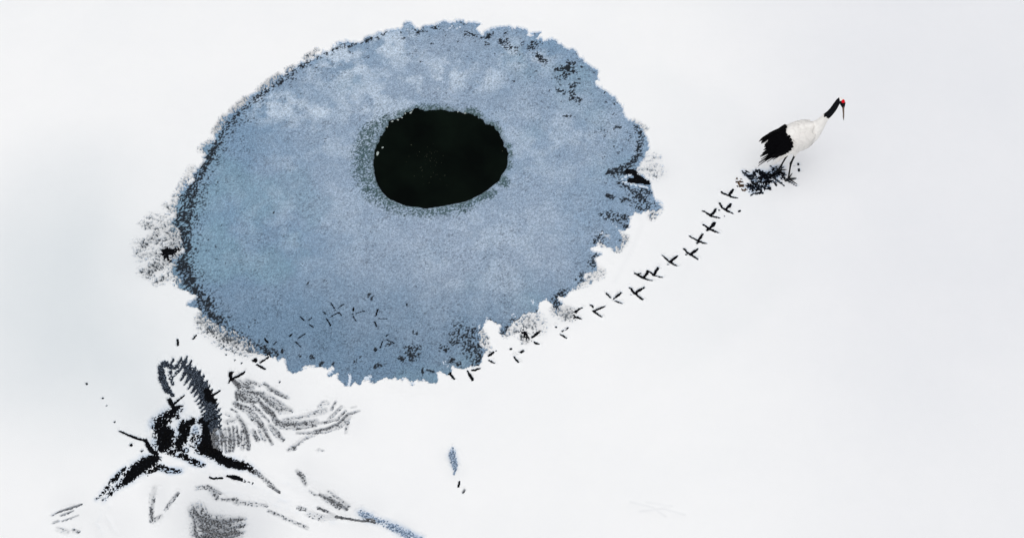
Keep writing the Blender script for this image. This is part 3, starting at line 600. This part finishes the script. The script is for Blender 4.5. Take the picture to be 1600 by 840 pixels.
mixb = np.clip(.35*ellI+.75*sstep(2.9, 1.2, dist+(big-.5)*1.6)+.5*(mid-.5), 0, 1)          # milky lilac in the middle, clearer blue outside
A = np.array((.188, .292, .420)); Bc = np.array((.305, .385, .498)); W_ = np.array((.50, .59, .70)); D_ = np.array((.006, .012, .020)); GR = np.array((.020, .062, .060))
col = A*(1-mixb[..., None])+Bc*mixb[..., None]
low = sstep(G(600, 330)[1], G(600, 560)[1], Y)                                      # ice colour darker and duller towards the lower side
col = col*(1-np.array((.20, .19, .19))*low[..., None]*(1-.45*ellI[..., None]))
teal = sstep(.52, .7, fbm(X, Y, .9, 3, 151))*(1-mixb)*.5
col = col*(1-teal[..., None])+np.array((.19, .32, .40))*teal[..., None]
fr_ = np.clip(FRT, 0, .9)[..., None]; col = col*(1-fr_)+W_*fr_
gf = uni(vnoise(X, Y, .0105, .0105, 203)+.3*fine); gg = np.clip(.5+(GRN*.92-gf*.95)/.34, 0, 1)*np.clip(GRN*6, 0, 1); gg = gg[..., None]*.88; col = col*(1-gg)+GR*gg
dk = np.clip(.5+(DK*1.05-fine)/.22, 0, 1)[..., None]*np.clip(DK*9, 0, 1)[..., None]; col = col*(1-dk)+D_*dk
# lighter and darker grains of rime
grain = (fine-.5)[..., None]; col = col*(1+.26*grain)
spk = (vnoise(X, Y, .0105, .0110, 301) > .86)[..., None]*vnoise(X, Y, .4, .4, 303)[..., None]; col = col*(1-.42*spk)
spk = (vnoise(X, Y, .0100, .0110, 311) > .90)[..., None]*dk; col = col*(1-.5*spk)+np.array((.20,.27,.36))*.5*spk
# ice lying out beyond the rim is wet and dark (seen through the broken fringe)
sdi = poly_sdf(X, Y, WPOND)
out = sstep(.03, .10, sdi+(fbm(X, Y, .16, 4, 3)-.5)*.1)
outc = np.where((X < G(700, 300)[0])[..., None], np.array((.075, .084, .094)), np.array((.17, .185, .20)))
out = out[..., None]; col = col*(1-out)+outc*out
wet_edge = sstep(.10, .0, hs_)[..., None]*.45; col = col*(1-wet_edge)+np.array((.10,.15,.16))*wet_edge
# height
EXI = np.zeros_like(X)
for mk in MARKS:
    if mk['on'] != 'ice': continue
    for pts, wd, c in mk['strokes']:
        P, R = wpts(pts, wd); FI.stroke(EXI, P, [max(r*.82, .0078) for r in R], .94 if c >= .95 else c*.9, .5)
for q in ([(985,266),(1010,282)],): pass
gI = EXI*1.1-.02-fine*.9
dI = np.clip(.5+gI/.22, 0, 1)*np.clip(EXI*9, 0, 1)
Zi = -.030 - .004*dk[..., 0] + (fine-.5)*.003 + (mid-.5)*.006
Zi = np.minimum(Zi, -.030-.026*dI+(mid-.5)*.004)
hr = hs_+(fbm(X, Y, .10, 4, 161, .65)-.5)*.075*(.35+.9*(Y > cy_+.15))
Zi = Zi-.10*(1-sstep(-.025, .03, hr))
# keep the ice clear below the black wedge crack at the right rim
ck = np.zeros_like(X); stI(ck, [(983,263),(1000,272),(1014,284)], (10,12,8), 1, .3); Zi = Zi-.0*ck
me = grid_mesh('ice', X, Y, Zi, Zi > -.125, col)
tag(link('ice', me, M['ice']), 'round sheet of frosted blue grey ice with a dark ragged rim', None, None, 'structure')
# water under the ice
bm = bmesh.new(); cxh, cyh = G(690, 247)
ring = [bm.verts.new((cxh+1.25*math.cos(a), cyh+1.25*math.sin(a), -.050)) for a in [2*math.pi*i/64 for i in range(64)]]
bm.faces.new(ring); me = bpy.data.meshes.new('water'); bm.to_mesh(me); bm.free()
tag(link('water', me, M['water']), 'nearly black open water in the hole of the ice', None, None, 'structure')

# ---------------------------------------------------------------- wet floors of the marks, one object for every mark or feather
def patch_mesh(name, strokes, z, origin, marg=.030, step=.016):
    SW_ = [wpts(p, wd) for p, wd, c in strokes]
    x0 = min(min(q[0]-r for q, r in zip(P, R)) for P, R in SW_)-marg; x1 = max(max(q[0]+r for q, r in zip(P, R)) for P, R in SW_)+marg
    y0 = min(min(q[1]-r for q, r in zip(P, R)) for P, R in SW_)-marg; y1 = max(max(q[1]+r for q, r in zip(P, R)) for P, R in SW_)+marg
    span = max(x1-x0, y1-y0); step = max(step, span/60)
    xx, yy = np.meshgrid(np.arange(x0, x1+step, step), np.arange(y0, y1+step, step))
    d = np.full(xx.shape, 9.0)
    for P, R in SW_: d = np.minimum(d, segdist(xx, yy, P, R))
    kp = d < marg*.6
    if not kp.any(): kp[:] = True
    zz = z+(vnoise(xx, yy, .05, .05, 7)-.5)*.0016
    return grid_mesh(name, xx-origin[0], yy-origin[1], zz, kp)
zi = 0
for mk in MARKS:
    allp = [G(*p) for st_ in mk['strokes'] for p in st_[0]]
    cx = sum(p[0] for p in allp)/len(allp); cy = sum(p[1] for p in allp)/len(allp)
    base = -.0135 if mk['on'] == 'snow' else -.043
    strokes = [s_ for s_ in mk['strokes'] if s_[2] > .15]
    if 'wedge shaped crack' in mk['label']: base = -.0245
    zi += 1
    if mk['part'] and not mk['merge'] and len(strokes) > 1:
        root = empty(mk['name'], (cx, cy, 0)); tag(root, mk['label'], mk['cat'], mk['group'])
        for k, s_ in enumerate(strokes):
            link(mk['part'], patch_mesh(mk['part'], [s_], base-.00022*((k*3) % 11)-.0012*(zi % 3), (cx, cy)), M[mk['mat']], root)
    else:
        o = link(mk['name'], patch_mesh(mk['name'], strokes, base-.0012*(zi % 3)-.0003, (cx, cy)), M[mk['mat']]); o.location = (cx, cy, 0)
        tag(o, mk['label'], mk['cat'], mk['group'])

# ---------------------------------------------------------------- lumps: crumbs of frozen slush, ice bits afloat
def lump(bm, c, r, flat=.6, seed=0):
    rnd = random.Random(seed)
    ret = bmesh.ops.create_icosphere(bm, subdivisions=1, radius=1)
    ax = rnd.uniform(0, 6.28); sx = r*rnd.uniform(.7, 1.5); sy = r*rnd.uniform(.5, .9); sz = r*flat*rnd.uniform(.7, 1.2)
    for v_ in ret['verts']:
        k = rnd.uniform(.72, 1.15); x, y, z = v_.co*k; x *= sx; y *= sy; z *= sz
        v_.co = (c[0]+x*math.cos(ax)-y*math.sin(ax), c[1]+x*math.sin(ax)+y*math.cos(ax), c[2]+z)
def lumps(name, spots, mat, label, cat, kind='stuff', group=None, flat=.6):
    bm = bmesh.new()
    o0 = (sum(s_[0] for s_ in spots)/len(spots), sum(s_[1] for s_ in spots)/len(spots))
    for i, (x, y, z, r) in enumerate(spots): lump(bm, (x-o0[0], y-o0[1], z), r, flat, i+len(name))
    me = bpy.data.meshes.new(name); bm.to_mesh(me); bm.free()
    o = link(name, me, mat); o.location = (o0[0], o0[1], 0); return tag(o, label, cat, group, kind)
rnd = random.Random(11)
sp = []
for px, py, spx, spy, n in [(1195,283,20,9,70), (1216,266,9,5,30), (1180,289,9,7,28), (1205,272,14,5,34), (1226,277,8,4,14)]:
    for i in range(n):
        a, b_ = rnd.gauss(0, .5), rnd.gauss(0, .5); x, y = G(px+a*spx, py+b_*spy); r = rnd.uniform(.008, .021); sp.append((x, y, -.010+r*.25, r))
lumps('slush_lumps', sp[::2], M['slush_black'], 'small black lumps of slush kicked up round the feet of the crane', 'slush lumps')
lumps('snow_crumbs', sp[1::6], M['slush_blue'], 'small pale blue snow crumbs lying in the trampled slush', 'snow crumbs')
sp = []
for (x0_, y0_, x1_, y1_, n, wd) in [(262,655,262,705,70,10), (290,665,300,715,50,16), (318,690,335,715,40,10), (250,725,215,752,60,7), (330,700,380,725,40,6), (300,660,285,670,20,8)]:
    for i in range(n):
        t_ = rnd.random(); x, y = G(x0_+(x1_-x0_)*t_+rnd.gauss(0, wd*.6), y0_+(y1_-y0_)*t_+rnd.gauss(0, wd*.35)); r = rnd.uniform(.006, .016); sp.append((x, y, -.008+r*.2, r))
lumps('snow_crumbs', sp, M['snow'], 'white snow crumbs scattered over the churned black slush of the mounds', 'snow crumbs')
bm = bmesh.new(); x, y = G(590, 240, -.05); lump(bm, (0, 0, 0), .030, .25, 3); me = bpy.data.meshes.new('ice_fragment'); bm.to_mesh(me); bm.free()
o = link('ice_fragment', me, M['ice_bit']); o.location = (x, y, -.046); tag(o, 'larger pale ice fragment afloat at the left edge of the water hole', 'ice fragment')
bm = bmesh.new(); lump(bm, (0, 0, 0), .014, .3, 5); me = bpy.data.meshes.new('ice_fragment'); bm.to_mesh(me); bm.free()
x, y = G(598, 230.5, -.05); o = link('ice_fragment', me, M['ice_bit']); o.location = (x, y, -.048); tag(o, 'smaller pale ice fragment afloat just above the larger one', 'ice fragment')
sp = []
for i in range(46):
    px, py = rnd.gauss(668, 14), rnd.gauss(255, 16); x, y = G(px, py, -.05); sp.append((x, y, -.0495, rnd.uniform(.0018, .0042)))
for px, py, r in [(642.5,226.5,.006),(655.5,237.5,.005),(785,236,.005),(695,274,.005),(668,230,.004)]:
    x, y = G(px, py, -.05); sp.append((x, y, -.0485, r))
plain('floating_scum', (.10,.11,.07), .6, .2, .5, 60)
lumps('floating_specks', sp, M['floating_scum'], 'tiny pale specks drifting on the black water', 'specks', flat=.3)
sp = []
for px, py in [(612,190),(620,188),(628,184),(634,177),(640,175),(716,174),(722,175),(727,177),(646,171),(600,203),(604,199)]:
    x, y = G(px+rnd.uniform(-2, 2), py+rnd.uniform(-1, 1), -.04); sp.append((x, y, -.042, rnd.uniform(.008, .018)))
lumps('ice_crumbs', sp, M['ice_bit'], 'broken ice crumbs along the far lip of the water hole', 'ice crumbs', flat=.5)

# ---------------------------------------------------------------- the crane
PHI = rad(12.0); CX, CY = G(1227, 270)
crane = empty('crane', (CX, CY, 0), PHI)
tag(crane, 'red crowned crane with white body and black neck and bustle standing on trampled slush', 'crane')
def loft(bm, rings, n=16, mat=0):
    """rings: (center Vector, tangent or None, ra, rb) ; ra sideways, rb up"""
    P = [Vector(r[0]) for r in rings]; vs = []
    for i, r in enumerate(rings):
        tg = (P[min(i+1, len(P)-1)]-P[max(i-1, 0)]).normalized()
        ref = Vector((0, 1, 0)) if abs(tg.y) < .85 else Vector((1, 0, 0))
        side = (ref-tg*ref.dot(tg)).normalized(); up = tg.cross(side).normalized()
        vs.append([bm.verts.new(P[i]+side*(r[1]*math.cos(a))+up*(r[2]*math.sin(a))) for a in [2*math.pi*k/n for k in range(n)]])
    for i in range(len(vs)-1):
        for k in range(n):
            f = bm.faces.new((vs[i][k], vs[i][(k+1) % n], vs[i+1][(k+1) % n], vs[i+1][k])); f.material_index = mat; f.smooth = True
    bm.faces.new(vs[0][::-1]); bm.faces.new(vs[-1])
SPINE = [(-.31,0,.680,.02,.02),(-.27,0,.690,.06,.06),(-.20,0,.705,.105,.112),(-.12,0,.725,.138,.150),(-.04,0,.742,.155,.175),(.03,0,.757,.160,.182),(.095,0,.772,.155,.176),(.15,0,.792,.138,.155),
 (.20,0,.828,.112,.125),(.242,0,.880,.083,.092),(.276,0,.940,.061,.066),(.300,0,1.005,.048,.052),(.325,0,1.065,.040,.043),(.360,0,1.120,.036,.039),
 (.386,0,1.185,.035,.037),(.402,0,1.250,.033,.035),(.414,0,1.305,.029,.031),(.421,0,1.345,.026,.027),(.430,-.008,1.370,.026,.026)]
bm = bmesh.new()
loft(bm, [((x, y, z), a, b_) for x, y, z, a, b_ in SPINE], 20)
loft(bm, [((.422,.012,1.362),.018,.020),((.434,.002,1.368),.030,.029),((.449,-.024,1.360),.035,.034),((.458,-.050,1.342),.030,.031),((.459,-.070,1.326),.021,.022),((.458,-.086,1.313),.012,.012)], 14)
def leg(side, top, knee, foot, toes):
    loft(bm, [((0, .07*side, .66), .05, .075), ((top[0]*.6, (top[1]+.075*side)/2, .57), .040, .052), ((top[0], top[1], top[2]+.03), .022, .026), (top, .013, .014),
              ((Vector(top)*.4+Vector(knee)*.6), .012, .0125), (tuple(Vector(knee)+(Vector(top)-Vector(knee))*.12), .014, .0145), (knee, .0165, .017), (tuple(Vector(knee)*.9+Vector(foot)*.1), .012, .0125),
              (tuple(Vector(knee)*.7+Vector(foot)*.3), .0105, .0108), (tuple(Vector(knee)*.2+Vector(foot)*.8), .0105, .0108), (foot, .012, .012)], 10)
    for tx, ty, L in toes:
        f = Vector(foot); d = Vector((tx, ty, 0)).normalized()
        loft(bm, [(f+Vector((0, 0, -.002)), .009, .009), (f+d*L*.35+Vector((0, 0, -.006)), .009, .008), (f+d*L*.7+Vector((0, 0, -.013)), .0075, .007), (f+d*L+Vector((0, 0, -.020)), .004, .004)], 8)
leg(-1, (.020,-.075,.475), (-.008,-.085,.332), (.004,-.100,.022), [(1,-.02,.11),(.75,-.75,.125),(.7,.7,.11),(-1,.0,.045)])
leg(1, (.000,.060,.450), (-.008,.056,.290), (-.077,.040,.022), [(1,0,.11),(.75,-.7,.12),(.7,.7,.11),(-1,.05,.045)])
me0 = bpy.data.meshes.new('crane_hull'); bm.to_mesh(me0); bm.free()
tmp = bpy.data.objects.new('crane_hull', me0); COL.objects.link(tmp)
rm = tmp.modifiers.new('fuse', 'REMESH'); rm.mode = 'VOXEL'; rm.voxel_size = .0048
smo = tmp.modifiers.new('ease', 'SMOOTH'); smo.factor = .5; smo.iterations = 3
dg = bpy.context.evaluated_depsgraph_get(); dg.update()
me1 = bpy.data.meshes.new_from_object(tmp.evaluated_get(dg))
bpy.data.objects.remove(tmp)
me1.name = 'body'; me1.materials.clear()
body = link('body', me1, [M['white_plumage'], M['neck_plumage'], M['leg_skin']], crane)
nf = len(me1.polygons); cc = np.empty(nf*3, np.float32); me1.polygons.foreach_get('center', cc); cc = cc.reshape(-1, 3)
jag = .012*np.sin(cc[:, 1]*160)+.006*np.sin(cc[:, 0]*310)
mi = np.zeros(nf, np.int32)
neck = (cc[:, 2]+.45*(cc[:, 0]-.335) > 1.075+jag) & (cc[:, 0] > .2)
mi[neck] = 1
nape = (cc[:, 2] > 1.366) & (cc[:, 1] > -.034) & (cc[:, 0] > .424)
mi[nape & neck] = 0
mi[(cc[:, 2] < .475+jag*.5) & (cc[:, 0] > -.25)] = 2
me1.polygons.foreach_set('material_index', mi); me1.polygons.foreach_set('use_smooth', np.ones(nf, bool))
def part(name, mat, build):
    bm = bmesh.new(); build(bm); bmesh.ops.recalc_face_normals(bm, faces=bm.faces)
    for f in bm.faces: f.smooth = True
    me = bpy.data.meshes.new(name); bm.to_mesh(me); bm.free(); return link(name, me, mat, crane)
def ell(bm, c, r, rot=None, seg=14):
    mtx = Matrix.Translation(c) @ (rot or Matrix.Identity(4)) @ Matrix.Diagonal((r[0], r[1], r[2], 1))
    bmesh.ops.create_uvsphere(bm, u_segments=seg, v_segments=10, radius=1, matrix=mtx)
bd = Vector((-.020, -.130, -.090)).normalized()
b0 = Vector((.459, -.072, 1.327))
part('upper_bill', M['beak_horn'], lambda bm: loft(bm, [(b0+Vector((0, 0, .004)), .014, .012), (b0+bd*.04+Vector((0, 0, .003)), .0125, .010), (b0+bd*.10+Vector((0, 0, .002)), .0095, .0075), (b0+bd*.14, .006, .0045), (b0+bd*.160, .0025, .002)], 10))
part('lower_bill', M['beak_horn'], lambda bm: loft(bm, [(b0+Vector((0, .006, -.011)), .012, .008), (b0+bd*.05+Vector((0, .004, -.009)), .010, .0065), (b0+bd*.12+Vector((0, .003, -.006)), .0075, .0045), (b0+bd*.150+Vector((0, .001, -.003)), .002, .002)], 10))
part('red_crown', M['red_skin'], lambda bm: ell(bm, Vector((.457, -.036, 1.374)), (.023, .029, .021), Matrix.Rotation(rad(-28), 4, 'X')))
for s_ in (-1, 1): part('eye', M['eye_black'], lambda bm: ell(bm, Vector((.4575+s_*.0275, -.052, 1.350)), (.005, .006, .006), None, 10))
# --- plumage laid over the trunk
cphi, sphi = math.cos(PHI), math.sin(PHI)
def spine_at(x):
    for i in range(len(SPINE)-1):
        a, b_ = SPINE[i], SPINE[i+1]
        if a[0] <= x <= b_[0]:
            k = (x-a[0])/(b_[0]-a[0]); return Vector((x, 0, a[2]+(b_[2]-a[2])*k)), a[3]+(b_[3]-a[3])*k, a[4]+(b_[4]-a[4])*k
    e = SPINE[0] if x < SPINE[0][0] else SPINE[-1]; return Vector((x, 0, e[2])), e[3], e[4]
def on_body(x, ang, lift=.0, rmin=.07):
    """point on the flank: ang 0 = back, 90 = side, 130 = under the belly; right side (-Y)"""
    x_ = max(x, -.26); c, ra, rb = spine_at(x_); ra = max(ra, rmin)+lift; rb = max(rb, rmin)+lift
    z = c.z if x >= -.26 else c.z-(x_-x)*.30
    return Vector((x, -ra*math.sin(rad(ang)), z+rb*math.cos(rad(ang))))
def feather(bm, P, W, th=.004, n=8, side=-1):
    """a vane: cross-section flat, lying along the body; P points, W half widths"""
    vs = []
    for i, p in enumerate(P):
        tg = (P[min(i+1, len(P)-1)]-P[max(i-1, 0)]).normalized()
        out = Vector((0, p.y, p.z-.68)).normalized(); out = (out-tg*out.dot(tg)).normalized(); wd = tg.cross(out).normalized()
        vs.append([bm.verts.new(p+wd*(W[i]*math.cos(a))+out*(th*math.sin(a))) for a in [2*math.pi*k/n for k in range(n)]])
    for i in range(len(vs)-1):
        for k in range(n): bm.faces.new((vs[i][k], vs[i][(k+1) % n], vs[i+1][(k+1) % n], vs[i+1][k]))
    bm.faces.new(vs[0][::-1]); bm.faces.new(vs[-1])
def vane(x0, a0, x1, a1, l0, l1, droop=0, wd=.02, sag=.0, rmin=.07):
    P = []; W = []
    for i in range(8):
        k = i/7; p = on_body(x0+(x1-x0)*k, a0+(a1-a0)*k+sag*math.sin(math.pi*k), l0+(l1-l0)*k, rmin); p.z -= droop*k*k; P.append(p)
        W.append(wd*(.55+.6*math.sin(math.pi*min(.92, .12+k*.8)))*(1 if k < .95 else .18))
    return P, W
def mir(P): return [Vector((p.x, -p.y, p.z)) for p in P]
rnd = random.Random(5)
for sgn in (1, -1):
    # white coverts and shoulder of the folded wing, one sheet of overlapping vanes
    def build(bm):
        for row, (xx0, xx1, L) in enumerate([(-.115, .0, .13), (-.055, .06, .12), (.00, .12, .11), (.055, .18, .10), (.10, .24, .08)]):
            for k in range(27):
                a = -6+k*4.7+(row % 2)*2.3
                x0_ = xx0+.055+.02*math.sin(k*.55)
                l = .004+.0008*row
                P, W = vane(x0_+.02, a, x0_-L, a+4+rnd.uniform(-2, 2), l-.007, l+.002, 0, .021+.0015*rnd.random()); feather(bm, P if sgn == 1 else mir(P), [w_*.72 for w_ in W], .0010)
    part('wing', M['wing_plumage'], build)
    # long black inner wing feathers that fall over the tail
    T = []
    for row, (xa, L, l0, n, wdt) in enumerate([(-.155,.200,.010,12,.019), (-.125,.165,.018,11,.021), (-.10,.125,.026,9,.024)]):
        for k in range(n):
            a0 = -4+k*(108/(n-1)); q = a0/104
            xs_ = xa-.03+.045*math.sin(math.pi*min(1, max(0, q)))+rnd.uniform(-.012, .012)
            T.append((xs_, a0, xs_-L*(1.12 if sgn == 1 else .72)*(.62+.70*math.sin(math.pi*min(1, max(0, .08+q*.68))))+rnd.uniform(-.02, .02), a0+14-6*q+rnd.uniform(-5, 5), l0, .012+.006*row+rnd.uniform(-.004, .006), (.02+.075*max(0, q)**1.2)*(1-.25*row), wdt*rnd.uniform(.8, 1.05)))
    for j, (x0_, a0, x1_, a1, l0, l1, dr, wd) in enumerate(T):
        P, W = vane(x0_, a0, x1_+rnd.uniform(-.015, .015), a1, l0, l1, dr, wd, 0, .128)
        part('bustle_feather', M['black_plumage'], lambda bm: feather(bm, P if sgn == 1 else mir(P), W, .004))
    # white flight feathers and thigh fluff below the black
    for (x0_, a0, x1_, a1, l0, l1, dr, wd) in [(-.02,100,-.30,104,.004,.03,.14,.024),(-.01,106,-.28,110,.004,.035,.155,.024),(-.01,112,-.26,116,.004,.035,.165,.026),(-.0,118,-.23,122,.004,.03,.16,.026),(.0,124,-.19,128,.003,.03,.135,.026),(.01,130,-.14,136,.002,.02,.10,.026),(.01,138,-.09,146,.002,.01,.06,.026)]:
        P, W = vane(x0_, a0, x1_, a1, l0, l1, dr, wd, 0, .125)
        part('flight_feather', M['wing_plumage'], lambda bm: feather(bm, P if sgn == 1 else mir(P), W, .004))
